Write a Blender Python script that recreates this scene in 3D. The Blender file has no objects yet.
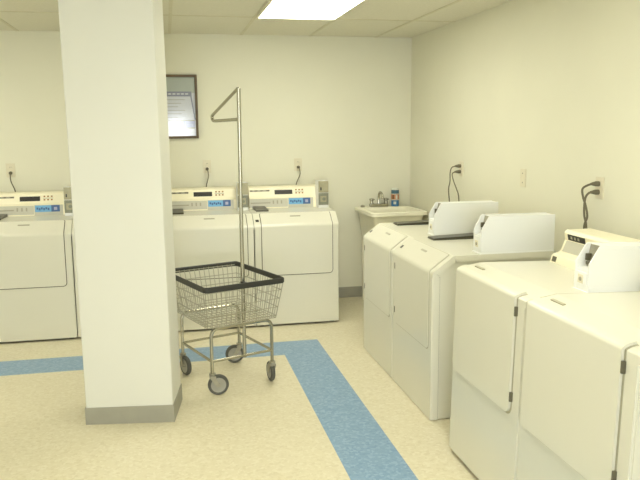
import bpy, bmesh, math, random
from mathutils import Vector, Matrix
random.seed(7)
SC = bpy.context.scene
COL = SC.collection
PI = math.pi

# ------------------------------------------------------------------ materials
def lin(c):
    return tuple(((v/255)/12.92 if v/255 <= 0.04045 else ((v/255+0.055)/1.055)**2.4) for v in c) + (1.0,)

def mat(name, rgb, rough=0.5, metal=0.0, var=0.04, scale=12.0, bump=0.0, bscale=150.0, coat=0.0, spec=0.5):
    m = bpy.data.materials.new(name); m.use_nodes = True
    nt = m.node_tree; N = nt.nodes; L = nt.links
    b = N['Principled BSDF']
    b.inputs['Roughness'].default_value = rough
    b.inputs['Metallic'].default_value = metal
    b.inputs['Specular IOR Level'].default_value = spec
    if coat: b.inputs['Coat Weight'].default_value = coat; b.inputs['Coat Roughness'].default_value = 0.08
    tc = N.new('ShaderNodeTexCoord')
    nz = N.new('ShaderNodeTexNoise'); nz.inputs['Scale'].default_value = scale; nz.inputs['Detail'].default_value = 4
    L.new(tc.outputs['Object'], nz.inputs['Vector'])
    cr = N.new('ShaderNodeValToRGB')
    c = lin(rgb)
    cr.color_ramp.elements[0].position = 0.3; cr.color_ramp.elements[1].position = 0.7
    cr.color_ramp.elements[0].color = tuple(v*(1-var) for v in c[:3])+(1,)
    cr.color_ramp.elements[1].color = tuple(min(1, v*(1+var)) for v in c[:3])+(1,)
    L.new(nz.outputs['Fac'], cr.inputs['Fac']); L.new(cr.outputs['Color'], b.inputs['Base Color'])
    if bump:
        n2 = N.new('ShaderNodeTexNoise'); n2.inputs['Scale'].default_value = bscale
        L.new(tc.outputs['Object'], n2.inputs['Vector'])
        bp = N.new('ShaderNodeBump'); bp.inputs['Strength'].default_value = bump; bp.inputs['Distance'].default_value = 0.002
        L.new(n2.outputs['Fac'], bp.inputs['Height']); L.new(bp.outputs['Normal'], b.inputs['Normal'])
    return m

def speckle_mat(name, base, dark, light, rough):
    """vinyl tile: fine chips of a darker and a lighter tone"""
    m = bpy.data.materials.new(name); m.use_nodes = True
    nt = m.node_tree; N = nt.nodes; L = nt.links
    b = N['Principled BSDF']; b.inputs['Roughness'].default_value = rough
    tc = N.new('ShaderNodeTexCoord')
    v = N.new('ShaderNodeTexVoronoi'); v.inputs['Scale'].default_value = 70
    n = N.new('ShaderNodeTexNoise'); n.inputs['Scale'].default_value = 30; n.inputs['Detail'].default_value = 3
    L.new(tc.outputs['Object'], v.inputs['Vector']); L.new(tc.outputs['Object'], n.inputs['Vector'])
    sep = N.new('ShaderNodeSeparateColor'); L.new(v.outputs['Color'], sep.inputs['Color'])
    cr = N.new('ShaderNodeValToRGB')
    e = cr.color_ramp.elements
    e[0].position = 0.2; e[0].color = lin(dark)
    e[1].position = 0.75; e[1].color = lin(light)
    k = e.new(0.38); k.color = lin(base)
    k = e.new(0.58); k.color = lin(base)
    mx = N.new('ShaderNodeMix'); mx.data_type = 'FLOAT'; mx.inputs[0].default_value = 0.4
    L.new(sep.outputs[0], mx.inputs[2]); L.new(n.outputs['Fac'], mx.inputs[3])
    L.new(mx.outputs[0], cr.inputs['Fac']); L.new(cr.outputs['Color'], b.inputs['Base Color'])
    return m

def emit_mat(name, rgb, strength):
    m = bpy.data.materials.new(name); m.use_nodes = True
    nt = m.node_tree; N = nt.nodes; L = nt.links
    b = N['Principled BSDF']; b.inputs['Base Color'].default_value = lin((240, 240, 230))
    b.inputs['Emission Color'].default_value = tuple(rgb)+(1,)
    b.inputs['Emission Strength'].default_value = strength
    tc = N.new('ShaderNodeTexCoord'); n = N.new('ShaderNodeTexNoise'); n.inputs['Scale'].default_value = 3
    L.new(tc.outputs['Object'], n.inputs['Vector'])
    mr = N.new('ShaderNodeMapRange'); mr.inputs['To Min'].default_value = strength*0.85; mr.inputs['To Max'].default_value = strength*1.15
    L.new(n.outputs['Fac'], mr.inputs['Value']); L.new(mr.outputs['Result'], b.inputs['Emission Strength'])
    return m

def glass_mat(name):
    m = bpy.data.materials.new(name); m.use_nodes = True
    nt = m.node_tree; N = nt.nodes; L = nt.links
    for n in list(N):
        if n.type == 'BSDF_PRINCIPLED': N.remove(n)
    out = [n for n in N if n.type == 'OUTPUT_MATERIAL'][0]
    t = N.new('ShaderNodeBsdfTransparent'); g = N.new('ShaderNodeBsdfGlossy'); g.inputs['Roughness'].default_value = 0.11
    f = N.new('ShaderNodeFresnel'); f.inputs['IOR'].default_value = 1.52
    ms = N.new('ShaderNodeMixShader')
    L.new(f.outputs['Fac'], ms.inputs[0]); L.new(t.outputs[0], ms.inputs[1]); L.new(g.outputs[0], ms.inputs[2])
    L.new(ms.outputs[0], out.inputs['Surface'])
    return m

M = dict(
    wall=mat('wall_paint', (228, 226, 206), 0.6, var=0.012, scale=3, bump=0.12, bscale=220),
    pillar=mat('pillar_paint', (220, 220, 211), 0.55, var=0.012, scale=3, bump=0.12, bscale=220),
    ceil=mat('ceiling_tile', (228, 225, 208), 0.9, var=0.03, scale=45, bump=0.3, bscale=260),
    tbar=mat('ceiling_grid', (214, 209, 184), 0.5),
    base=mat('cove_base', (156, 154, 140), 0.5),
    floor=speckle_mat('vinyl_tile_cream', (218, 210, 182), (211, 202, 172), (224, 217, 192), 0.33),
    blue=speckle_mat('vinyl_tile_blue', (128, 160, 190), (116, 150, 184), (144, 174, 200), 0.33),
    enamel=mat('white_enamel', (220, 218, 202), 0.22, var=0.008, scale=2),
    enamel_cool=mat('white_powder_coat', (232, 233, 229), 0.35, var=0.008, scale=4),
    seam=mat('seam_gap_shade', (96, 94, 78), 0.7),  # dark tone stands for the shade inside panel gaps
    seam_light=mat('seam_pale', (164, 160, 136), 0.6),
    cream=mat('console_cream', (246, 240, 212), 0.35, var=0.01),
    cons_grey=mat('console_grey', (196, 194, 178), 0.4),
    black=mat('black_plastic', (40, 38, 32), 0.35),
    lid=mat('smoked_plastic', (62, 60, 48), 0.3),
    slide=mat('coin_slide_grey', (168, 163, 136), 0.45, metal=0.25, scale=40, var=0.06),
    cash=mat('cash_door_grey', (132, 134, 118), 0.45, metal=0.25, scale=40, var=0.06),
    metal=mat('brushed_steel', (168, 164, 148), 0.38, metal=0.75, scale=40, var=0.08),
    metal_dark=mat('dark_steel', (112, 108, 92), 0.4, metal=0.6),
    chrome=mat('chrome_tube', (176, 173, 158), 0.27, metal=1.0, var=0.03),
    wire=mat('zinc_wire', (170, 167, 150), 0.4, metal=0.7),
    bumper=mat('black_vinyl_bumper', (50, 50, 46), 0.5),
    tyre=mat('grey_rubber_tyre', (84, 84, 78), 0.7),
    hub=mat('caster_hub', (160, 158, 146), 0.45),
    sticker=mat('sticker_blue', (110, 172, 216), 0.4),
    sticker_dark=mat('sticker_dark_blue', (62, 98, 150), 0.4),
    ink=mat('grey_print', (166, 163, 144), 0.6),
    orange=mat('orange_buttons', (150, 104, 40), 0.5),
    cord=mat('grey_cord', (108, 102, 82), 0.6),
    plate=mat('ivory_plate', (222, 216, 192), 0.4),
    plate_dark=mat('plate_slots', (120, 114, 92), 0.6),
    wood=mat('frame_wood', (92, 74, 48), 0.45, scale=60, var=0.15),
    paper=mat('poster_paper', (226, 228, 232), 0.7, var=0.01),
    paper_reflect=mat('poster_reflection_tint', (192, 200, 186), 0.7, var=0.03),  # grey-green reflection in the glass, put into the sheet's colour
    slate=mat('poster_slate', (140, 144, 164), 0.6),
    lilac=mat('poster_lilac', (168, 172, 200), 0.6),
    print_pale=mat('poster_print', (226, 228, 232), 0.6),
    glass=glass_mat('picture_glass'),
    tub=mat('tub_plastic', (246, 243, 224), 0.4, var=0.01),
    can_blue=mat('canister_blue', (64, 122, 172), 0.35),
    can_teal=mat('canister_teal', (66, 108, 126), 0.35),
    can_orange=mat('canister_orange', (200, 134, 92), 0.35),
    can_white=mat('canister_white', (222, 222, 208), 0.35),
    tube=emit_mat('light_diffuser', (1.0, 0.978, 0.825), 11.0),
    frame_white=mat('white_metal_trim', (230, 226, 205), 0.45),
    sill=mat('window_frame_paint', (225, 225, 220), 0.5),
)

# ------------------------------------------------------------------ mesh helpers
def add_box(bm, x0, x1, y0, y1, z0, z1, bevel=0.0, mi=0, seg=2):
    vs = [bm.verts.new((x, y, z)) for x in (x0, x1) for y in (y0, y1) for z in (z0, z1)]
    idx = [(0, 1, 3, 2), (4, 6, 7, 5), (0, 4, 5, 1), (2, 3, 7, 6), (0, 2, 6, 4), (1, 5, 7, 3)]
    fs = [bm.faces.new([vs[i] for i in q]) for q in idx]
    for f in fs: f.material_index = mi
    if bevel:
        es = set(e for f in fs for e in f.edges)
        r = bmesh.ops.bevel(bm, geom=list(es), offset=bevel, segments=seg, affect='EDGES', profile=0.5)
        for f in r['faces']: f.material_index = mi

def add_prism(bm, prof, x0, x1, mi=0, bevel=0.0):
    """prof: list of (y, z), extruded along x"""
    a = [bm.verts.new((x0, y, z)) for y, z in prof]
    b = [bm.verts.new((x1, y, z)) for y, z in prof]
    n = len(prof)
    caps = [bm.faces.new(a), bm.faces.new(b[::-1])]
    fs = caps + [bm.faces.new((a[i], b[i], b[(i+1) % n], a[(i+1) % n])) for i in range(n)]
    for f in fs: f.material_index = mi
    if bevel:
        es = set(e for f in caps for e in f.edges)
        r = bmesh.ops.bevel(bm, geom=list(es), offset=bevel, segments=2, affect='EDGES', profile=0.5)
        for f in r['faces']: f.material_index = mi

def round_poly(pts, radii, n=6, closed=True):
    out = []
    m = len(pts)
    for i, p in enumerate(pts):
        r = radii[i] if isinstance(radii, (list, tuple)) else radii
        if r <= 0 or (not closed and i in (0, m-1)):
            out.append(tuple(p)); continue
        p = Vector(p); a = Vector(pts[i-1]); b = Vector(pts[(i+1) % m])
        d1 = (a-p).normalized(); d2 = (b-p).normalized()
        ang = d1.angle(d2); t = r/math.tan(ang/2)
        t = min(t, (a-p).length*0.49, (b-p).length*0.49); r2 = t*math.tan(ang/2)
        c = p + (d1+d2).normalized()*(r2/math.sin(ang/2))
        s = p+d1*t-c; e = p+d2*t-c
        for k in range(n+1):
            v = s.lerp(e, k/n)
            # slerp on the arc
            th = s.angle(e)
            if th < 1e-6: q = s
            else: q = (math.sin((1-k/n)*th)*s + math.sin(k/n*th)*e)/math.sin(th)
            out.append(tuple(c+q))
    return out

def catmull(pts, n=8):
    P = [Vector(p) for p in pts]
    P = [P[0]*2-P[1]] + P + [P[-1]*2-P[-2]]
    out = []
    for i in range(1, len(P)-2):
        for k in range(n):
            t = k/n
            out.append(0.5*((2*P[i]) + (P[i+1]-P[i-1])*t + (2*P[i-1]-5*P[i]+4*P[i+1]-P[i+2])*t*t + (3*P[i]-P[i-1]-3*P[i+1]+P[i+2])*t**3))
    out.append(P[-2])
    return out

def fillet3(pts, r, n=5):
    """polyline with rounded inner corners, in 3-D"""
    P = [Vector(p) for p in pts]; out = [P[0]]
    for i in range(1, len(P)-1):
        d1 = (P[i-1]-P[i]); d2 = (P[i+1]-P[i])
        t = min(r, d1.length*.49, d2.length*.49)
        a = P[i]+d1.normalized()*t; b = P[i]+d2.normalized()*t
        for k in range(n+1):
            u = k/n
            out.append((1-u)**2*a + 2*u*(1-u)*P[i] + u*u*b)
    out.append(P[-1])
    return out

def add_tube(bm, path, r, seg=8, mi=0, cap=True, radii=None):
    P = [Vector(p) for p in path]
    rings = []
    up = None
    for i, p in enumerate(P):
        if i == 0: t = P[1]-P[0]
        elif i == len(P)-1: t = P[-1]-P[-2]
        else: t = (P[i+1]-P[i]).normalized()+(P[i]-P[i-1]).normalized()
        if t.length < 1e-9: t = P[min(i+1, len(P)-1)]-P[i-1]
        t.normalize()
        if up is None:
            up = Vector((0, 0, 1)) if abs(t.z) < 0.9 else Vector((1, 0, 0))
        a = t.cross(up)
        if a.length < 1e-6: a = t.orthogonal()
        a.normalize(); b = a.cross(t).normalized(); up = b
        rr = radii[i] if radii else r
        rings.append([bm.verts.new(p + (a*math.cos(2*PI*k/seg)+b*math.sin(2*PI*k/seg))*rr) for k in range(seg)])
    for i in range(len(rings)-1):
        for k in range(seg):
            f = bm.faces.new((rings[i][k], rings[i][(k+1) % seg], rings[i+1][(k+1) % seg], rings[i+1][k])); f.material_index = mi
    if cap:
        bm.faces.new(rings[0][::-1]).material_index = mi; bm.faces.new(rings[-1]).material_index = mi

def add_lathe(bm, prof, center, axis='z', seg=24, mi=None):
    """prof: list of (radius, height); mi: list of material index per span"""
    C = Vector(center)
    def pt(r, h, k):
        c, s = math.cos(2*PI*k/seg)*r, math.sin(2*PI*k/seg)*r
        return C + (Vector((c, s, h)) if axis == 'z' else Vector((h, c, s)) if axis == 'x' else Vector((s, h, c)))
    rings = []
    for r, h in prof:
        rings.append([bm.verts.new(pt(0, h, 0))] if r < 1e-6 else [bm.verts.new(pt(r, h, k)) for k in range(seg)])
    for i in range(len(rings)-1):
        A, B = rings[i], rings[i+1]
        m_ = mi[i] if mi else 0
        for k in range(seg):
            k2 = (k+1) % seg
            if len(A) == 1 and len(B) == 1: continue
            if len(A) == 1: f = bm.faces.new((A[0], B[k2], B[k]))
            elif len(B) == 1: f = bm.faces.new((A[k], A[k2], B[0]))
            else: f = bm.faces.new((A[k], A[k2], B[k2], B[k]))
            f.material_index = m_

def obj(name, bm, mats, parent=None, loc=None, rot=None, ang=35, label=None):
    bmesh.ops.recalc_face_normals(bm, faces=bm.faces)
    me = bpy.data.meshes.new(name); bm.to_mesh(me); bm.free()
    for m in (mats if isinstance(mats, (list, tuple)) else [mats]): me.materials.append(m)
    for p in me.polygons: p.use_smooth = True
    me.set_sharp_from_angle(angle=math.radians(ang))
    o = bpy.data.objects.new(name, me); COL.objects.link(o)
    if 6 < len(me.polygons) < 1500:
        wn = o.modifiers.new('normals', 'WEIGHTED_NORMAL'); wn.keep_sharp = True
    if parent: o.parent = parent
    if loc: o.location = loc
    if rot: o.rotation_euler = rot
    if label: o['label'] = label
    return o

def tag(o, label, cat, group=None):
    o['label'] = label; o['category'] = cat
    if group: o['group'] = group
    return o

def thing(name, label, cat, loc=(0, 0, 0), rz=0.0, group=None):
    o = bpy.data.objects.new(name, None); COL.objects.link(o)
    o.location = loc; o.rotation_euler = (0, 0, rz); o.empty_display_size = 0.1
    return tag(o, label, cat, group)

def struct(name, bm, m, parent=None):
    o = obj(name, bm, m, parent)
    if not parent: o['kind'] = 'structure'
    return o

def copy_tree(o, parent=None):
    c = o.copy(); COL.objects.link(c)
    if parent: c.parent = parent
    for ch in list(o.children):
        copy_tree(ch, c)
    return c

def B(): return bmesh.new()

def M4(loc, rz): return Matrix.Translation(loc) @ Matrix.Rotation(rz, 4, 'Z')

# ------------------------------------------------------------------ room
XL, XR, YF, YB, ZC = -3.4, 2.24, -3.0, 6.45, 2.40
T = 0.12
# blue walkway inlaid in the floor: x range of the leg to the viewer and y range of the leg along the back
SX0, SX1, SY0, SY1 = 0.762, 1.064, 4.855, 5.172

bm = B()
xs = [XL-T, SX0, SX1, XR+T]; ys = [YF-T, SY0, SY1, YB+T]
vg = {}
for i, x in enumerate(xs):
    for j, y in enumerate(ys):
        vg[i, j] = bm.verts.new((x, y, 0))
for i in range(3):
    for j in range(3):
        f = bm.faces.new((vg[i, j], vg[i+1, j], vg[i+1, j+1], vg[i, j+1]))
        blue = (j == 1 and i <= 1) or (i == 1 and j == 0)
        f.material_index = 1 if blue else 0
r = bmesh.ops.extrude_face_region(bm, geom=list(bm.faces))
bmesh.ops.translate(bm, verts=[g for g in r['geom'] if isinstance(g, bmesh.types.BMVert)], vec=(0, 0, -0.1))
struct('floor', bm, [M['floor'], M['blue']])

bm = B(); add_box(bm, XL-T, XR+T, YF-T, YB+T, ZC, ZC+0.1); struct('ceiling', bm, M['ceil'])
# suspended-ceiling grid
GX0, GY0 = 0.675, 5.43
bm = B()
gx = [GX0+0.61*k for k in range(-6, 3)]; gy = [GY0-1.22*k for k in range(0, 7)]
for x in gx:
    if XL < x < XR: add_box(bm, x-0.012, x+0.012, YF, YB, ZC-0.004, ZC+0.001)
for y in gy: add_box(bm, XL, XR, y-0.012, y+0.012, ZC-0.0035, ZC+0.001)
struct('trim_1', bm, M['tbar'])
bm = B(); add_box(bm, XL-T, XR+T, YB, YB+T, 0, ZC); struct('wall_back', bm, M['wall'])
bm = B(); add_box(bm, XR, XR+T, YF, YB, 0, ZC); struct('wall_right', bm, M['wall'])
bm = B(); add_box(bm, XL-T, XL, YF, YB, 0, ZC); struct('wall_left', bm, M['wall'])
# front wall, behind the viewer, with a window opening
WX0, WX1, WZ0, WZ1 = -1.3, 0.55, 0.85, 1.85
bm = B()
add_box(bm, XL-T, WX0, YF-T, YF, 0, ZC); add_box(bm, WX1, XR+T, YF-T, YF, 0, ZC)
add_box(bm, WX0, WX1, YF-T, YF, 0, WZ0); add_box(bm, WX0, WX1, YF-T, YF, WZ1, ZC)
struct('wall_front', bm, M['wall'])
bm = B()
for a in ((WX0, WX0+.05, WZ0, WZ1), (WX1-.05, WX1, WZ0, WZ1), (WX0, WX1, WZ0, WZ0+.05), (WX0, WX1, WZ1-.05, WZ1)):
    add_box(bm, a[0], a[1], YF-.09, YF-.03, a[2], a[3])
struct('window_1', bm, M['sill'])
# cove base
bm = B(); add_box(bm, XL, XR, YB-0.006, YB, 0, 0.1, 0.002); struct('baseboard_back', bm, M['base'])
bm = B(); add_box(bm, XR-0.006, XR, YF, YB-.006, 0, 0.1, 0.002); struct('baseboard_right', bm, M['base'])
bm = B(); add_box(bm, XL, XL+.006, YF, YB-.006, 0, 0.1, 0.002); struct('baseboard_left', bm, M['base'])

# square pillar, turned a little against the room
PA = -math.radians(8.5)
PC = Vector((-0.021, 3.835, 0)); PW, PD = 0.470, 0.325; PT = -0.007
bm = B(); add_box(bm, -PW, 0, 0, PD, -.02, ZC+.02, 0.004, seg=1)
pil = struct('wall_pillar', bm, M['pillar']); pil.location = PC; pil.rotation_euler = (0, PT, PA)
bm = B()
for a in ((-PW-.005, .005, -.005, 0), (-PW-.005, .005, PD, PD+.005), (-PW-.005, -PW, 0, PD), (0, .005, 0, PD)):
    add_box(bm, a[0], a[1], a[2], a[3], -.01, 0.098)
bb = struct('baseboard_pillar', bm, M['base']); bb.location = PC; bb.rotation_euler = (0, PT, PA)

# ------------------------------------------------------------------ washers and dryers
W, D = 0.686, 0.72
OX, OY = -W/2, -0.36          # front-left corner at the machine's base relative to its centre

class Path:
    """the front outline of a machine (y, z), walked from the floor up"""
    def __init__(s, pts):
        s.p = [Vector(q) for q in pts]; s.s = [0.0]
        for a, b in zip(s.p, s.p[1:]): s.s.append(s.s[-1]+(b-a).length)
    def at(s, t):
        for i in range(len(s.p)-1):
            if t <= s.s[i+1] or i == len(s.p)-2:
                L = s.s[i+1]-s.s[i]; k = (t-s.s[i])/L if L else 0
                d = (s.p[i+1]-s.p[i]).normalized()
                return s.p[i].lerp(s.p[i+1], k), Vector((-d.y, d.x))
    def s_at_z(s, z):
        for i in range(len(s.p)-1):
            if s.p[i].y <= z <= s.p[i+1].y: return s.s[i]+(z-s.p[i].y)/(s.p[i+1].y-s.p[i].y)*(s.s[i+1]-s.s[i])

def wrap(bm, path, s0, s1, x0, x1, off0, off1, rb=0.0, rt=0.0, mi=0, soft=0.0):
    """a panel following the outline between s0 and s1 with rounded corners"""
    ss = {s0, s1}
    for t in path.s:
        if s0 < t < s1: ss.add(t)
    for r_, s_, sg in ((rb, s0, 1), (rt, s1, -1)):
        if r_:
            for k in range(7): ss.add(s_+sg*r_*(1-math.cos(k/6*PI/2)))
    ss = sorted(ss)
    rows = []
    for t in ss:
        ins = 0
        if rb and t < s0+rb: q = (s0+rb-t)/rb; ins = rb*(1-math.sqrt(max(0, 1-q*q)))
        if rt and t > s1-rt: q = (t-s1+rt)/rt; ins = rt*(1-math.sqrt(max(0, 1-q*q)))
        p, n = path.at(t)
        i_ = p+n*off0; o_ = p+n*off1
        rows.append([bm.verts.new((x, q.x, q.y)) for x, q in ((x0+ins, i_), (x0+ins, o_), (x1-ins, o_), (x1-ins, i_))])
    fs = []
    for a, b in zip(rows, rows[1:]):
        for k in range(4):
            fs.append(bm.faces.new((a[k], a[(k+1) % 4], b[(k+1) % 4], b[k])))
    fs.append(bm.faces.new(rows[0])); fs.append(bm.faces.new(rows[-1][::-1]))
    for f in fs: f.material_index = mi

def shift(bm):
    bmesh.ops.translate(bm, verts=bm.verts, vec=(OX, OY, 0))
    return bm

def on_face(bm, P0, P1, x0, x1, t0, t1, th=0.002, mi=0):
    """a thin plate on the sloping face running from P0 to P1 (y, z)"""
    P0, P1 = Vector(P0), Vector(P1); d = (P1-P0).normalized(); n = Vector((-d.y, d.x))
    if n.x > 0: n = -n
    L = (P1-P0).length
    a = P0+d*t0*L; b = P0+d*t1*L
    add_prism(bm, [tuple(a-n*.0005), tuple(a+n*th), tuple(b+n*th), tuple(b-n*.0005)], x0, x1, mi)

def coin_meter(parent, y0, z0):
    """grey metal coin meter with a flat face, back row"""
    xa, xb = 0.600, 0.6885; L = .135; H = .230
    bm = B()
    add_prism(bm, [(y+y0, z+z0) for y, z in round_poly([(0, 0), (0, H), (L, H), (L, 0)], [.002, .006, .006, .002], 3)], xa, xb, bevel=.003)
    cb = obj('coin_box', shift(bm), M['enamel_cool'], parent)
    bm = B(); add_box(bm, xa+.001, xb-.001, y0-.004, y0+.004, z0+.130, z0+H-.002, .002)
    obj('coin_slide', shift(bm), M['slide'], cb, label='grey metal coin slide')
    bm = B(); add_box(bm, xa+.016, xa+.026, y0-.012, y0, z0+.150, z0+.176, .002); obj('coin_slot', shift(bm), M['black'], cb)
    bm = B(); add_box(bm, xa+.001, xb-.001, y0-.005, y0+.004, z0+.024, z0+.126, .003)
    obj('cash_door', shift(bm), M['cash'], cb, label='dark grey metal cash door')
    bm = B(); xc = (xa+xb)/2-.002
    add_box(bm, xc-.026, xc+.026, y0-.009, y0-.003, z0+.050, z0+.102, .002, mi=0)
    add_lathe(bm, [(0, -.007), (.014, -.007), (.015, 0)], (xc+.004, y0-.008, z0+.076), 'y', 14, mi=[1, 1])
    obj('lock', shift(bm), [M['slide'], M['cash']], cb)

def coin_box(parent, y0, z0, white_door, H=.203):
    xa, xb = 0.583, 0.682
    bm = B()
    L = 0.43
    cheek = round_poly([(0, 0), (0, H-.073), (.043, H), (L, H), (L, 0)], [.002, .012, .008, .004, .002], 4)
    cheek = [(y+y0, z+z0) for y, z in cheek]
    add_prism(bm, cheek, xa, xa+.007, bevel=.0015); add_prism(bm, cheek, xb-.007, xb, bevel=.0015)
    core = [(.003, 0), (.003, H-.103), (.046, H-.095), (.062, H-.003), (L-.004, H-.003), (L-.004, 0)]
    add_prism(bm, [(y+y0, z+z0) for y, z in core], xa+.006, xb-.006)
    add_box(bm, xa-.004, xb+.003, y0-.004, y0+L, z0-.008, z0+.006)       # foot flange
    for yy in (.012, .41): add_lathe(bm, [(0, -.002), (.004, -.002), (.004, .002), (0, .002)], (xb, y0+yy, z0+.02), 'x', 10)
    cb = obj('coin_box', shift(bm), M['enamel_cool'], parent)
    bm = B()
    on_face(bm, (y0+.046, z0+H-.095), (y0+.062, z0+H-.003), xa+.009, xb-.009, .02, .98, .003)
    cs = obj('coin_slide', shift(bm), M['metal'], cb, label='grey metal coin slide')
    bm = B()
    add_box(bm, xa+.02, xa+.03, y0+.03, y0+.06, z0+H-.068, z0+H-.04, .002)
    add_box(bm, xa+.018, xa+.04, y0+.034, y0+.056, z0+H-.085, z0+H-.073, .002)
    obj('coin_slot', shift(bm), M['metal_dark'], cb)
    bm = B()
    add_box(bm, xa+.010, xb-.010, y0-.003, y0+.006, z0+.024, z0+H-.11, .002)
    obj('cash_door', shift(bm), M['enamel_cool'] if white_door else M['metal_dark'], cb)
    bm = B()
    xc = (xa+xb)/2
    add_box(bm, xc-.018, xc+.018, y0-.005, y0-.002, z0+.035, z0+.07, .001, mi=0)
    add_lathe(bm, [(0, -.004), (.008, -.004), (.009, 0)], (xc+.002, y0-.004, z0+.052), 'y', 14, mi=[1, 1])
    obj('lock', shift(bm), [M['plate'], M['metal']], cb)
    return cb

def feet(parent):
    for x in (.05, W-.05):
        for y in (.06, D-.06):
            bm = B(); add_lathe(bm, [(0, 0), (.022, 0), (.022, .003), (.012, .0035), (.012, .03), (0, .03)], (x, y, 0), 'z', 12)
            obj('foot', shift(bm), M['black'], parent)

def make_washer(label, group, row):
    zb = .016 if row == 'back' else .004
    WP = round_poly([(0, zb), (0, .826), (.118, .914), (.70, .914)], [0, .03, .022, 0], 7, closed=False)
    t = thing('front_load_washer', label, 'washing machine', group=group)
    path = Path(WP)
    # cabinet: sides, back and base, a hair inside the wrap-around top and front
    bm = B()
    prof = [(y+.003, z-.004) for y, z in WP[1:]]
    prof = [(.003, zb)] + prof + [(D, .908), (D, zb)]
    add_prism(bm, prof, .011, W-.011, bevel=.002)
    obj('cabinet', shift(bm), M['enamel'], t)
    # front panel with folded edges
    bm = B(); s826 = path.s_at_z(.80)
    ins = .0015 if row == 'back' else .004
    wrap(bm, path, 0, s826, ins, W-ins, -.042, .0)
    bmesh.ops.bevel(bm, geom=[e for e in bm.edges if abs(e.verts[0].co.z-e.verts[1].co.z) > .1 and max(v.co.y for v in e.verts) < .001], offset=.006, segments=3, affect='EDGES')
    fp = obj('front_panel', shift(bm), M['enamel'], t)
    for xa, xb in ((.0104, .0115), (W-.0115, W-.0104)):
        bm = B(); add_box(bm, xa, xb, .041, .0455, zb+.002, .80); obj('side_seam', shift(bm), M['seam'], fp)  # dark strip painted in place of the shaded gap behind the front panel
    # top panel, wraps over the slope and overhangs the sides
    bm = B()
    wrap(bm, path, s826, path.s[-1], .0, W, -.034, .0)
    bmesh.ops.bevel(bm, geom=[e for e in bm.edges if abs(e.verts[0].co.x-e.verts[1].co.x) < 1e-6 and (e.verts[0].co.x < .001 or e.verts[0].co.x > W-.001) and len(e.link_faces) == 2 and e.calc_face_angle(0) > 1.2], offset=.005, segments=3, affect='EDGES')
    obj('top_panel', shift(bm), M['enamel'], t)
    # door, from the kick area over the slope to the ridge
    s0 = path.s_at_z(.425 if row == 'back' else .395); s1 = [s for s, p in zip(path.s, path.p) if p.x > .118-.035][0]
    bm = B(); wrap(bm, path, s0-.006, s1+.004, .053, .638, -.004, .0012, .030, .012)
    obj('door_gap_strip', shift(bm), M['seam'] if row == 'back' else M['seam_light'], t)  # strip carries the shade of the door gap in its colour
    bm = B(); wrap(bm, path, s0, s1, .059, .632, -.002, .0045, .025, .01)
    dr = obj('door', shift(bm), M['enamel'], t)
    sm = path.s_at_z(.885)
    bm = B(); wrap(bm, path, sm-.006, sm+.006, .30, .385, .003, .0065, .003, .003)
    obj('badge', shift(bm), M['ink'], dr, label='small grey raised badge')
    # latch button on the strip left of the door
    bm = B(); sl = path.s_at_z(.862); wrap(bm, path, sl-.012, sl+.012, .016, .042, -.002, .002, .003, .003)
    obj('latch_button', shift(bm), M['black'], t, label='small dark button on the sloping front edge')
    if row == 'right':
        for z in (.73, .455):
            bm = B(); add_box(bm, .046, .056, -.007, .002, z, z+.038, .002)
            obj('hinge', shift(bm), M['metal_dark'], t)
    # soap dispenser
    bm = B()
    pr = round_poly([(.235, .912), (.24, .926), (.56, .936), (.575, .912)], [0, .004, .006, 0], 3)
    if row == 'right': pr = [(y-.035, z) for y, z in pr]
    add_prism(bm, pr, .045 if row == 'back' else .060, .150 if row == 'back' else .165, bevel=.003)
    obj('dispenser_lid', shift(bm), M['lid'], t, label='dark smoked plastic dispenser lid')
    # console
    P = [(.478, .90), (.492, .998), (.512, 1.010), (.535, 1.080), (.556, 1.092), (.70, 1.092), (.70, .90)]
    if row == 'right': P = [(y+(.05 if y < .6 else 0), .914+(z-.914)*(.74 if z > .914 else 1)) for y, z in P]
    bm = B(); add_prism(bm, round_poly(P, [0, .006, .006, .008, .008, .012, 0], 3), .020, .688 if row == 'back' else .578, bevel=.004)
    co = obj('console', shift(bm), M['cream'], t)
    F0, F1 = P[2], P[3]; G0, G1 = P[0], P[1]
    bm = B(); on_face(bm, F0, F1, .03, .2, .62, .8, .0015, 0)
    for k in range(3): on_face(bm, F0, F1, .05+k*.045, .07+k*.05, .66, .76, .0019, 1)
    obj('instruction_strip', shift(bm), [M['metal_dark'], M['ink']], co, label='dark instruction strip')
    bm = B(); on_face(bm, F0, F1, .243, .398, .24, .76, .002)
    obj('display', shift(bm), M['black'], co, label='black display window')
    for r_ in (.36, .74):
        for k in range(3):
            bm = B(); on_face(bm, F0, F1, .425+k*.028, .438+k*.028, r_-.07, r_+.07, .004)
            obj('button', shift(bm), M['orange'], co)
    bm = B(); on_face(bm, F0, F1, .42, .5, .52, .57, .0012); obj('button_legend', shift(bm), M['ink'], co)
    bm = B(); on_face(bm, G0, G1, .02, .352, .22, .96, .0015); obj('lower_strip', shift(bm), M['cons_grey'], co)
    for k in range(3):
        bm = B(); on_face(bm, G0, G1, .22+k*.035, .232+k*.035, .5, .8, .0022); obj('indicator_mark', shift(bm), M['ink'], co)
    bm = B(); on_face(bm, G0, G1, .03, .2, .55, .65, .0022); obj('printed_line', shift(bm), M['ink'], co)
    bm = B()
    on_face(bm, G0, G1, .355, .575, .1, .98, .002, 2)
    on_face(bm, G0, G1, .36, .485, .42, .95, .0026, 0); on_face(bm, G0, G1, .485, .55, .42, .95, .0026, 1)
    for k in range(6): on_face(bm, G0, G1, .372+k*.017, .385+k*.017, .62-.06*(k % 2), .74+.05*((k+1) % 2), .003, 1)
    on_face(bm, G0, G1, .505, .53, .55, .8, .003, 3)
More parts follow.
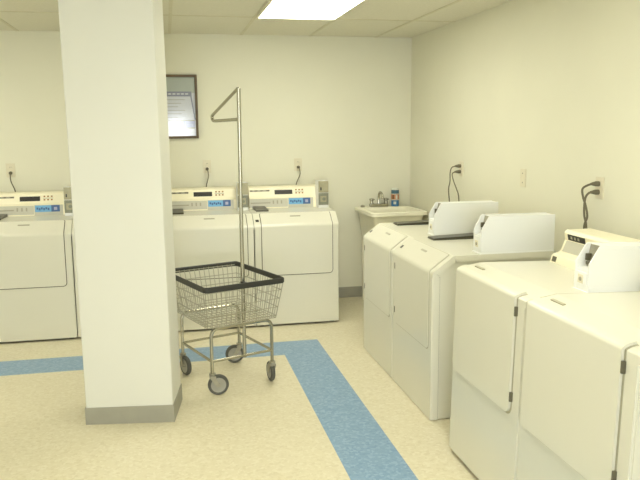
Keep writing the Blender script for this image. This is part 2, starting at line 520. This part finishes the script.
    obj('sticker', shift(bm), [M['sticker'], M['sticker_dark'], M['cons_grey'], M['lilac']], co, label='blue printed sticker')
    if row == 'right': coin_box(t, .272, .914, True)
    else: coin_meter(t, .38, .914)
    feet(t)
    return t

DP = round_poly([(0, .004), (0, .900), (.018, .908), (.125, .928), (.70, .928)], [0, .008, .012, .006, 0], 5, closed=False)
def make_dryer(label, group):
    t = thing('dryer', label, 'dryer', group=group)
    path = Path(DP)
    bm = B()
    prof = [(.003, .004)] + [(y+.003, z-.004) for y, z in DP[1:]] + [(D, .921), (D, .004)]
    add_prism(bm, prof, .011, W-.011, bevel=.002)
    obj('cabinet', shift(bm), M['enamel'], t)
    bm = B(); sT = path.s_at_z(.87)
    wrap(bm, path, 0, sT, .0015, W-.0015, -.03, 0)
    bmesh.ops.bevel(bm, geom=[e for e in bm.edges if abs(e.verts[0].co.z-e.verts[1].co.z) > .1 and max(v.co.y for v in e.verts) < .001], offset=.008, segments=3, affect='EDGES')
    obj('front_panel', shift(bm), M['enamel'], t)
    bm = B(); wrap(bm, path, sT, path.s[-1], .0, W, -.03, 0)
    obj('top_panel', shift(bm), M['enamel'], t)
    s0 = path.s_at_z(.415); s1 = path.s_at_z(.912)
    bm = B(); wrap(bm, path, s0-.009, s1+.002, .017, .621, -.004, .0012, .042, 0)
    obj('door_gap_strip', shift(bm), M['seam_light'], t)  # mid-tone strip draws the shaded gap round the door
    bm = B(); wrap(bm, path, s0, s1, .026, .612, -.002, .011, .036, 0)
    bmesh.ops.bevel(bm, geom=[e for e in bm.edges if len(e.link_faces) == 2 and e.calc_face_angle(0) > 1.2 and min(v.co.y for v in e.verts) < -.008], offset=.008, segments=3, affect='EDGES')
    dr = obj('door', shift(bm), M['enamel'], t)
    bm = B(); p0 = path.s_at_z(.919)
    wrap(bm, path, p0-.008, p0+.006, .05, .14, -.001, .0035, .004, .004)
    obj('finger_pull', shift(bm), M['seam_light'], dr)
    for z in (.825, .47):
        bm = B(); add_box(bm, .614, .624, -.013, .002, z, z+.04, .002)
        obj('hinge', shift(bm), M['metal_dark'], t, label='dark door hinge')
    # console with an overhanging top and a sloping ledge
    P = [(.478, .92), (.49, .964), (.533, .978), (.556, 1.036), (.548, 1.070), (.56, 1.085), (.70, 1.090), (.70, .92)]
    bm = B(); add_prism(bm, round_poly(P, [0, .008, .008, .006, .006, .006, .012, 0], 3), .012, .578, bevel=.004)
    co = obj('console', shift(bm), M['cream'], t)
    bm = B(); on_face(bm, P[2], P[3], .03, .565, .05, .95, .0015)
    obj('face_panel', shift(bm), M['cons_grey'], co, label='grey recessed face panel')
    bm = B(); on_face(bm, P[3], P[4], .045, .19, .1, .9, .003, 0)
    for k in range(3): on_face(bm, P[3], P[4], .07+k*.03, .085+k*.03, .3, .7, .0035, 1)
    obj('display', shift(bm), [M['black'], M['ink']], co, label='black display window')
    bm = B(); on_face(bm, P[0], P[1], .028, .062, .3, .85, .002); obj('start_button', shift(bm), M['metal_dark'], co)
    coin_box(t, .262, .9225, True, .19)
    feet(t)
    return t

PITCH = 0.69
FRONT_Y, ROWX = 5.607, 1.343          # back row: front plane, right end
def back_pos(k): return Vector((ROWX-PITCH*(k+0.5), FRONT_Y-OY, 0))    # k = 0 at the sink
FRONT_X, ROWY = 1.351, 4.893          # right row: front plane, far end
GAP = 0.347; TILT = -0.028; DRYX = 1.312
def right_pos(k):
    y = ROWY-PITCH*(k+0.5)-(GAP if k >= 2 else 0)
    return Vector((FRONT_X-OY, y, 0)) if k < 2 else Vector((DRYX-OY, y, .0101))

GB = 'washers along the back wall'; GR = 'washers along the right wall'; GD = 'dryers along the right wall'
back_labels = ['white coin-operated front-load washer at the right end of the back row, beside the utility sink',
               'white coin-operated washer in the back row directly behind the wire laundry cart',
               'white coin-operated washer in the back row, hidden behind the square pillar',
               'white coin-operated washer left of the square pillar, cut by the left edge']
wb = make_washer(back_labels[0], GB, 'back')
machines = {}
for k in range(4):
    o = wb if k == 0 else copy_tree(wb)
    o.location = back_pos(k); o['label'] = back_labels[k]; machines['b', k] = o
wr = make_washer('', GR, 'right')
right_labels = ['white washer farthest down the right-hand row, in front of the utility sink',
                'white washer in the right-hand row with its bare white side showing, next to the dryers']
for k in range(2):
    o = wr if k == 0 else copy_tree(wr)
    o.location = right_pos(k); o.rotation_euler = (0, 0, -PI/2); o['label'] = right_labels[k]; machines['r', k] = o
dr_labels = ['white dryer in the right-hand row with its whole door and big coin box in view',
             'white dryer nearest the viewer, cut by the right and bottom edges']
d0 = make_dryer('', GD)
for k in (2, 3):
    o = d0 if k == 2 else copy_tree(d0)
    o.location = right_pos(k); o.rotation_euler = (TILT, 0, -PI/2); o['label'] = dr_labels[k-2]; machines['r', k] = o

# power cords: world-space paths, parented to their machines
def cord(machine, pts, plug_dir, r=0.0045):
    inv = (Matrix.Translation(machine.location) @ machine.rotation_euler.to_matrix().to_4x4()).inverted()
    bm = B(); add_tube(bm, catmull(pts, 8), r, 7)
    bmesh.ops.transform(bm, matrix=inv, verts=bm.verts)
    c = obj('power_cord', bm, M['cord'], machine, label='dark grey power cord plugged into the wall')
    bm = B(); p = Vector(pts[0]); d = Vector(plug_dir)
    add_tube(bm, [p+d*.040, p+d*.018, p+d*.004, p-d*.012], .01, 10, radii=[.014, .014, .010, .006])
    bmesh.ops.transform(bm, matrix=inv, verts=bm.verts)
    obj('plug', bm, M['cord'], c)

OUT_Z = 1.262
def outlet(loc, axis, label):
    t = thing('wall_outlet', label, 'outlet', loc, 0 if axis == 'back' else -PI/2, 'wall outlets')
    bm = B(); add_box(bm, -.036, .036, -.006, 0, -.058, .058, .002); obj('cover_plate', bm, M['plate'], t)
    for z in (-.022, .022):
        bm = B(); add_lathe(bm, [(0, -.009), (.015, -.009), (.016, -.004)], (0, 0, z), 'y', 16)
        s = obj('socket', bm, M['plate'], t)
        bm = B()
        for x in (-.006, .006): add_box(bm, x-.0012, x+.0012, -.0095, -.008, z-.001, z+.008)
        obj('slots', bm, M['plate_dark'], s)
    return t

bx = {0: 1.165, 1: 0.345, 3: -1.287}
ol = {0: 'ivory wall outlet with a plugged-in cord above the washer beside the sink',
      1: 'ivory wall outlet with a plugged-in cord right of the framed notice',
      3: 'ivory wall outlet with a plugged-in cord left of the square pillar'}
for k, x in bx.items():
    outlet((x, YB, OUT_Z), 'back', ol[k])
    e = {0: -.03, 1: -.015, 3: .035}[k]
    py = YB-.046
    z0 = OUT_Z-.022
    cord(machines['b', k], [(x, py, z0), (x+.004, py-.012, z0-.02), (x+.006, py-.005, z0-.07), (x+e, py, z0-.16), (x+e*2, py+.0, z0-.35)], (0, 1, 0))
outlet((2.24, 5.245, OUT_Z+.005), 'right', 'ivory wall outlet with two plugs on the right wall, nearer the far corner')
outlet((2.24, 3.405, OUT_Z+.002), 'right', 'ivory wall outlet with two plugs on the right wall, above the dryer coin box')
X0 = 2.24-.046
ya, za = 5.245, OUT_Z+.005
cord(machines['r', 0], [(X0, ya, za+.022), (X0-.035, ya, za+.012), (X0-.04, ya+.02, za-.03), (X0-.03, ya+.045, za-.10), (X0-.03, ya+.07, za-.17), (X0-.02, ya+.06, za-.3)], (1, 0, 0))
cord(machines['r', 1], [(X0, ya, za-.022), (X0-.03, ya, za-.035), (X0-.035, ya-.03, za-.08), (X0-.03, ya-.09, za-.15), (X0-.03, ya-.13, za-.2), (X0-.02, ya-.14, za-.34)], (1, 0, 0))
ya, za = 3.405, OUT_Z+.002
cord(machines['r', 2], [(X0, ya, za+.022), (X0-.025, ya+.004, za+.016), (X0-.048, ya+.016, za-.005), (X0-.045, ya+.01, za-.05), (X0-.04, ya-.008, za-.09), (X0-.03, ya-.012, za-.15), (X0-.03, ya+.012, za-.21), (X0-.03, ya+.014, za-.38)], (1, 0, 0), .006)
cord(machines['r', 3], [(X0, ya, za-.022), (X0-.02, ya, za-.026), (X0-.035, ya+.004, za-.05), (X0-.035, ya+.012, za-.10), (X0-.03, ya+.014, za-.15), (X0-.03, ya-.008, za-.21), (X0-.03, ya-.01, za-.38)], (1, 0, 0), .006)

# blank wall plate
t = thing('blank_wall_plate', 'small blank ivory wall plate midway along the right wall', 'wall plate', (2.24, 4.245, 1.262), -PI/2)
bm = B(); add_box(bm, -.035, .035, -.008, 0, -.058, .058, .003); pl = obj('cover_plate', bm, M['plate'], t)
for z in (-.03, .03):
    bm = B(); add_lathe(bm, [(0, -.0095), (.004, -.009), (.004, -.007)], (0, 0, z), 'y', 10); obj('screw', bm, M['plate_dark'], t)

# ------------------------------------------------------------------ framed notice
FX0, FX1, FZ0, FZ1 = -0.17, 0.282, 1.510, 2.056
t = thing('framed_notice', 'dark wood framed notice behind glass on the back wall, right of the pillar', 'framed notice', ((FX0+FX1)/2, YB, FZ0))
fw = (FX1-FX0)/2; fh = FZ1-FZ0; fb = .022
bm = B()
for a in ((-fw, -fw+fb, 0, fh), (fw-fb, fw, 0, fh), (-fw+fb, fw-fb, 0, fb), (-fw+fb, fw-fb, fh-fb, fh)):
    add_box(bm, a[0], a[1], -.028, 0, a[2], a[3], .003)
obj('frame', bm, M['wood'], t)
bm = B()
def q(x0, x1, z0, z1, d, mi): add_box(bm, x0, x1, -.010-d, -.008, z0, z1, mi=mi)
q(-fw+.01, fw-.01, .01, fh-.01, 0, 0)
q(-fw+.02, fw-.02, fh-.155, fh-.02, .0005, 1)  # upper area tinted like the reflection on the glass
q(-fw+.02, fw-.050, fh-.185, fh-.143, .001, 2)
for k in range(9): q(-fw+.06+.036*k, -fw+.085+.036*k, fh-.170, fh-.158, .0015, 3)
for k in range(7): q(-fw+.04, fw-.11-.03*(k % 3), fh-.215-.03*k, fh-.211-.03*k, .001, 4)
q(fw-.125, fw-.03, .095, .15, .001, 5)
q(fw-.15, fw-.03, .085, .16, .0007, 4)
# slanting edge stripe at the right of the sheet
v = [bm.verts.new(c) for c in ((fw-.062, -.0118, fh-.185), (fw-.050, -.0118, fh-.185), (fw-.022, -.0118, .16), (fw-.030, -.0118, .16))]
bm.faces.new(v).material_index = 2
obj('poster', bm, [M['paper'], M['paper_reflect'], M['slate'], M['print_pale'], M['ink'], M['lilac']], t, label='printed notice with a slate heading band')
bm = B(); add_box(bm, -fw+.012, fw-.012, -.018, -.016, .012, fh-.012); obj('glass', bm, M['glass'], t)

# ------------------------------------------------------------------ utility sink
t = thing('utility_sink', 'cream plastic utility sink standing in the far right corner', 'sink', (1.948, 6.155, 0), math.radians(1.5))
sw, sd, sh = .258, .272, .862
def rect_ring(bm, hx, hy, z, r=.03, n=4, cy=0):
    pts = round_poly([(-hx, -hy), (hx, -hy), (hx, hy), (-hx, hy)], r, n)
    return [bm.verts.new((x, y+cy, z)) for x, y in pts]
def loft(bm, rings, cap0=True, cap1=True):
    for a, b in zip(rings, rings[1:]):
        n = len(a)
        for k in range(n): bm.faces.new((a[k], a[(k+1) % n], b[(k+1) % n], b[k]))
    if cap0: bm.faces.new(rings[0][::-1])
    if cap1: bm.faces.new(rings[-1])
bm = B()
bo = .035
loft(bm, [rect_ring(bm, sw-.06, sd-.07, .50), rect_ring(bm, sw-.03, sd-.035, sh-.06), rect_ring(bm, sw-.022, sd-.022, sh-.03),
          rect_ring(bm, sw, sd, sh-.03), rect_ring(bm, sw, sd, sh-.004), rect_ring(bm, sw-.005, sd-.005, sh),
          rect_ring(bm, sw-.03, sd-.065, sh, cy=-bo), rect_ring(bm, sw-.04, sd-.075, sh-.03, cy=-bo), rect_ring(bm, sw-.075, sd-.12, .53, cy=-bo)])
obj('basin', bm, M['tub'], t)
for x in (-1, 1):
    for y in (-1, 1):
        bm = B()
        add_prism(bm, [(y*(sd-.09)-.02, 0), (y*(sd-.09)+.02, 0), (y*(sd-.075)+.03, .56), (y*(sd-.075)-.03, .56)], x*(sw-.07)-.012, x*(sw-.07)+.012, bevel=.003)
        obj('leg', bm, M['tub'], t)
bm = B(); add_tube(bm, catmull([(0, .0, .54), (0, .0, .35), (0, .05, .26), (0, .12, .30), (0, .2, .32), (0, .283, .32)], 6), .02, 10); obj('drain_pipe', bm, M['tub'], t)
fy = .232
bm = B(); add_box(bm, -.12, .06, fy-.024, fy+.024, sh-.002, sh+.03, .010)
fa = obj('faucet', bm, M['chrome'], t, label='chrome two-handle faucet')
bm = B(); add_tube(bm, catmull([(-.03, fy, sh+.02), (-.03, fy, sh+.09), (-.03, fy-.03, sh+.135), (-.03, fy-.09, sh+.125), (-.03, fy-.11, sh+.085)], 7), .011, 10); obj('spout', bm, M['chrome'], fa)
for x in (-.1, .04):
    bm = B(); add_lathe(bm, [(0, 0), (.018, 0), (.015, .03), (.022, .036), (.022, .05), (0, .054)], (x, fy, sh+.026), 'z', 14)
    add_tube(bm, [(x, fy, sh+.068), (x+.01, fy-.05, sh+.072)], .006, 8); obj('handle', bm, M['chrome'], fa)
bm = B(); add_lathe(bm, [(0, 0), (.02, 0), (.022, .012), (.012, .022), (0, .022)], (-.185, fy, sh-.001), 'z', 16); obj('stopper', bm, M['metal'], fa)

t = thing('cleaner_canister', 'blue and orange cleaner canister standing on the back rim of the sink', 'canister', (2.072, 6.392, sh))
bm = B(); R = .036
pr = [(0, .001), (R-.002, .001), (R, .004), (R, .058), (R, .064), (R, .112), (R, .118), (R, .148), (R-.003, .152), (0, .152)]
add_lathe(bm, pr, (0, 0, 0), 'z', 28, mi=[0, 0, 0, 3, 2, 3, 1, 1, 1])
bd = obj('can_body', bm, [M['can_blue'], M['can_teal'], M['can_orange'], M['can_white']], t)
bm = B()
def patch(a0, a1, z0, z1, mi):
    n = 6; P = []
    for k in range(n+1):
        a = a0+(a1-a0)*k/n
        P.append([bm.verts.new((math.cos(a)*(R+.0008), math.sin(a)*(R+.0008), z)) for z in (z0, z1)])
    for k in range(n): bm.faces.new((P[k][0], P[k+1][0], P[k+1][1], P[k][1])).material_index = mi
patch(-1.75, -1.2, .07, .106, 0); patch(-2.6, -2.2, .07, .106, 1); patch(-2.3, -1.6, .02, .045, 0)
obj('can_label', bm, [M['can_white'], M['wood']], t, label='small printed panels')
bm = B(); add_lathe(bm, [(0, .15), (.033, .15), (.033, .166), (.028, .17), (0, .17)], (0, 0, 0), 'z', 28); obj('cap', bm, M['can_white'], t, label='pale cap')

# ------------------------------------------------------------------ wire laundry cart
ANG = math.radians(20.5)
CX, CY = 0.325, 4.478
t = thing('laundry_cart', 'chrome wire laundry cart with a black rim and a garment pole, beside the pillar', 'laundry cart', (CX, CY, 0), ANG)
hx, hy = .205, .234
LT = .41
for y, nm in ((-hy, 'leg_frame'), (hy, 'leg_frame')):
    bm = B()
    add_tube(bm, fillet3([(-hx, y, .115), (-hx, y, LT), (hx, y, LT), (hx, y, .115)], .055, 6), .0105, 10)
    obj(nm, bm, M['chrome'], t)
BZ = .21
for y in (-hy, hy):
    bm = B(); add_tube(bm, fillet3([(-hx, y, BZ), (hx, y, BZ)], .02), .0085, 8); obj('lower_brace', bm, M['chrome'], t)
for x in (-hx, hx):
    bm = B(); add_tube(bm, [(x, -hy, BZ), (x, hy, BZ)], .0085, 8); obj('lower_brace', bm, M['chrome'], t)
# basket
RZ, BOT = .660, .420
oy = .052; ox = .008
top = (.262, .334); bot = (.230, .266)
def side_pts(s, f):       # s: 0..3 side, f along
    pass
cors_t = [(-top[0]+ox, -top[1]+oy), (top[0]+ox, -top[1]+oy), (top[0]+ox, top[1]+oy), (-top[0]+ox, top[1]+oy)]
cors_b = [(-bot[0], -bot[1]+oy*.4), (bot[0], -bot[1]+oy*.4), (bot[0], bot[1]+oy*.4), (-bot[0], bot[1]+oy*.4)]
for s in range(4):
    bm = B()
    a_t, b_t = Vector(cors_t[s]+(RZ,)), Vector(cors_t[(s+1) % 4]+(RZ,)); a_b, b_b = Vector(cors_b[s]+(BOT,)), Vector(cors_b[(s+1) % 4]+(BOT,))
    n = 15 if s % 2 == 0 else 20
    for k in range(n+1):
        add_tube(bm, [a_t.lerp(b_t, k/n), a_b.lerp(b_b, k/n)], .0023, 6)
    for k in range(5):
        f = .02+k*.23
        add_tube(bm, [a_t.lerp(a_b, f), b_t.lerp(b_b, f)], .0028, 6)
    obj('wire_side', bm, M['wire'], t)
bm = B()
A, Bq, Cq, Dq = [Vector(c+(BOT,)) for c in cors_b]
for k in range(16): add_tube(bm, [A.lerp(Bq, k/15), Dq.lerp(Cq, k/15)], .0023, 6)
for k in range(11): add_tube(bm, [A.lerp(Dq, k/10), Bq.lerp(Cq, k/10)], .0028, 6)
obj('wire_floor', bm, M['wire'], t)
# black bumper rim
bm = B()
ro = [(.272, .347), (.258, .333)]
pts_o = round_poly([(-ro[0][0], -ro[0][1]), (ro[0][0], -ro[0][1]), (ro[0][0], ro[0][1]), (-ro[0][0], ro[0][1])], .03, 5)
pts_i = round_poly([(-ro[1][0], -ro[1][1]), (ro[1][0], -ro[1][1]), (ro[1][0], ro[1][1]), (-ro[1][0], ro[1][1])], .02, 5)
z0, z1 = RZ-.016, RZ+.018
ring = []
for (xo, yo), (xi, yi) in zip(pts_o, pts_i):
    o_ = Vector((xo, yo)); i_ = Vector((xi, yi)); m_ = (o_*.7+i_*.3); m2 = (o_*.3+i_*.7)
    ring.append([bm.verts.new((p.x+ox, p.y+oy, z)) for p, z in ((i_, z0+.004), (m2, z0), (m_, z0), (o_, z0+.006), (o_, z1-.006), (m_, z1), (m2, z1), (i_, z1-.004))])
for k in range(len(ring)):
    a, b = ring[k], ring[(k+1) % len(ring)]
    for j in range(8): bm.faces.new((a[j], a[(j+1) % 8], b[(j+1) % 8], b[j]))
obj('rim_bumper', bm, M['bumper'], t, label='black vinyl rim')
# pole and hanger arm
px, py = .020, -hy+.012
bm = B(); add_tube(bm, [(px, py, .195), (px, py, 1.0), (px+.003, py-.004, 1.825)], .0115, 12); add_lathe(bm, [(.0115, 0), (.008, .006), (0, .008)], (px+.003, py-.004, 1.823), 'z', 12)
obj('pole', bm, M['chrome'], t)
bm = B(); add_tube(bm, fillet3([(px+.002, py+.006, 1.822), (px+.002, py+.385, 1.672), (px+.002, py+.375, 1.642), (px+.002, py+.34, 1.640), (px+.002, py+.004, 1.645)], .03, 5), .0098, 9)
obj('hanger_arm', bm, M['chrome'], t)
bm = B(); add_lathe(bm, [(.0115, 0), (.015, .002), (.015, .018), (.0115, .02)], (px, py, RZ-.005), 'z', 12); add_box(bm, px-.006, px+.006, py-.06, py, RZ, RZ+.014); obj('pole_bracket', bm, M['bumper'], t)
# casters: each trails its own way
def caster(x, y, yaw):
    e = thing('caster', '', '') if False else None
    bm = B()
    add_lathe(bm, [(0, .135), (.013, .135), (.013, .165), (.02, .168), (.02, .178), (0, .178)], (0, 0, -.04), 'z', 14)
    for s in (-1, 1):
        add_prism(bm, [(-.016, .112), (.016, .112), (.048, .058), (.024, .054)], s*.019-.002, s*.019+.002)
    add_box(bm, -.021, .021, -.018, .02, .108, .122, .003)
    add_tube(bm, [(-.024, .034, .0635), (.024, .034, .0635)], .006, 8)
    fk = obj('caster', bm, M['metal'], t, (x, y, 0), (0, 0, yaw))
    bm = B()
    add_lathe(bm, [(0, -.014), (.012, -.014), (.014, -.008), (.038, -.008), (.046, -.013), (.058, -.013), (.0632, -.006), (.0632, .006), (.058, .013), (.046, .013), (.038, .008), (.014, .008), (.012, .014), (0, .014)],
              (0, .034, .0635), 'x', 28, mi=[0, 0, 0, 0, 1, 1, 1, 1, 1, 0, 0, 0, 0])
    obj('wheel', bm, [M['hub'], M['tyre']], fk)
# yaw: direction the wheel trails (local y of the caster)
caster(-hx, -hy, math.radians(-108))
caster(-hx, hy, math.radians(-175))
caster(hx, hy, math.radians(72))
caster(hx, -hy, math.radians(-12))

# ------------------------------------------------------------------ ceiling lights
LS = []
def make_light(label):
    t = thing('ceiling_light', label, 'ceiling light', group='recessed fluorescent ceiling lights')
    a, b = .305, .61
    bm = B(); e = .022
    for q_ in ((-a, -a+e, -b, b), (a-e, a, -b, b), (-a+e, a-e, -b, -b+e), (-a+e, a-e, b-e, b)):
        add_box(bm, q_[0], q_[1], q_[2], q_[3], -.008, .0, .002)
    obj('frame', bm, M['frame_white'], t)
    bm = B(); add_box(bm, -a+e, a-e, -b+e, b-e, -.005, -.0005); obj('diffuser', bm, M['tube'], t)
    return t
l0 = make_light('recessed fluorescent ceiling light above the washers, glowing white')
for i, (x, y) in enumerate([(.98, 4.82), (-2.07, 4.82), (-.85, 1.16), (.98, 2.38)]):  # all after the first are unseen fixtures, added and placed for their light
    o = l0 if i == 0 else copy_tree(l0)
    o.location = (x, y, ZC-.0045)
    if i: o['label'] = 'unseen recessed ceiling light, added to brighten the room'

# daylight through the window behind the viewer
al = bpy.data.lights.new('window_daylight', 'AREA'); al.shape = 'RECTANGLE'; al.size = WX1-WX0-.1; al.size_y = WZ1-WZ0-.1
al.energy = 130; al.color = (.90, .95, 1.0)
ao = bpy.data.objects.new('window_daylight', al); COL.objects.link(ao)
ao.location = ((WX0+WX1)/2, YF-.1, (WZ0+WZ1)/2); ao.rotation_euler = (PI/2, 0, 0)

w = bpy.data.worlds.new('world'); SC.world = w; w.use_nodes = True
bg = w.node_tree.nodes['Background']; bg.inputs['Color'].default_value = (.8, .9, 1, 1); bg.inputs['Strength'].default_value = 1.0

# ------------------------------------------------------------------ camera
cam = bpy.data.cameras.new('camera'); co = bpy.data.objects.new('camera', cam); COL.objects.link(co); SC.camera = co
cam.sensor_width = 36; cam.lens = 716.804/640*36; cam.clip_start = .05
rt = Vector((0.978060036, -0.208132292, -0.008917099)); up = Vector((0.040805913, 0.149429782, 0.98792997)); fw_ = Vector((0.204287648, 0.966618689, -0.154644326))
mm = Matrix((rt, up, -fw_)).transposed().to_4x4(); mm.translation = (0, 0, 1.5919)
co.matrix_world = mm

vs = SC.view_settings
vs.view_transform = 'Standard'; vs.look = 'None'; vs.gamma = 1; vs.exposure = 0.01
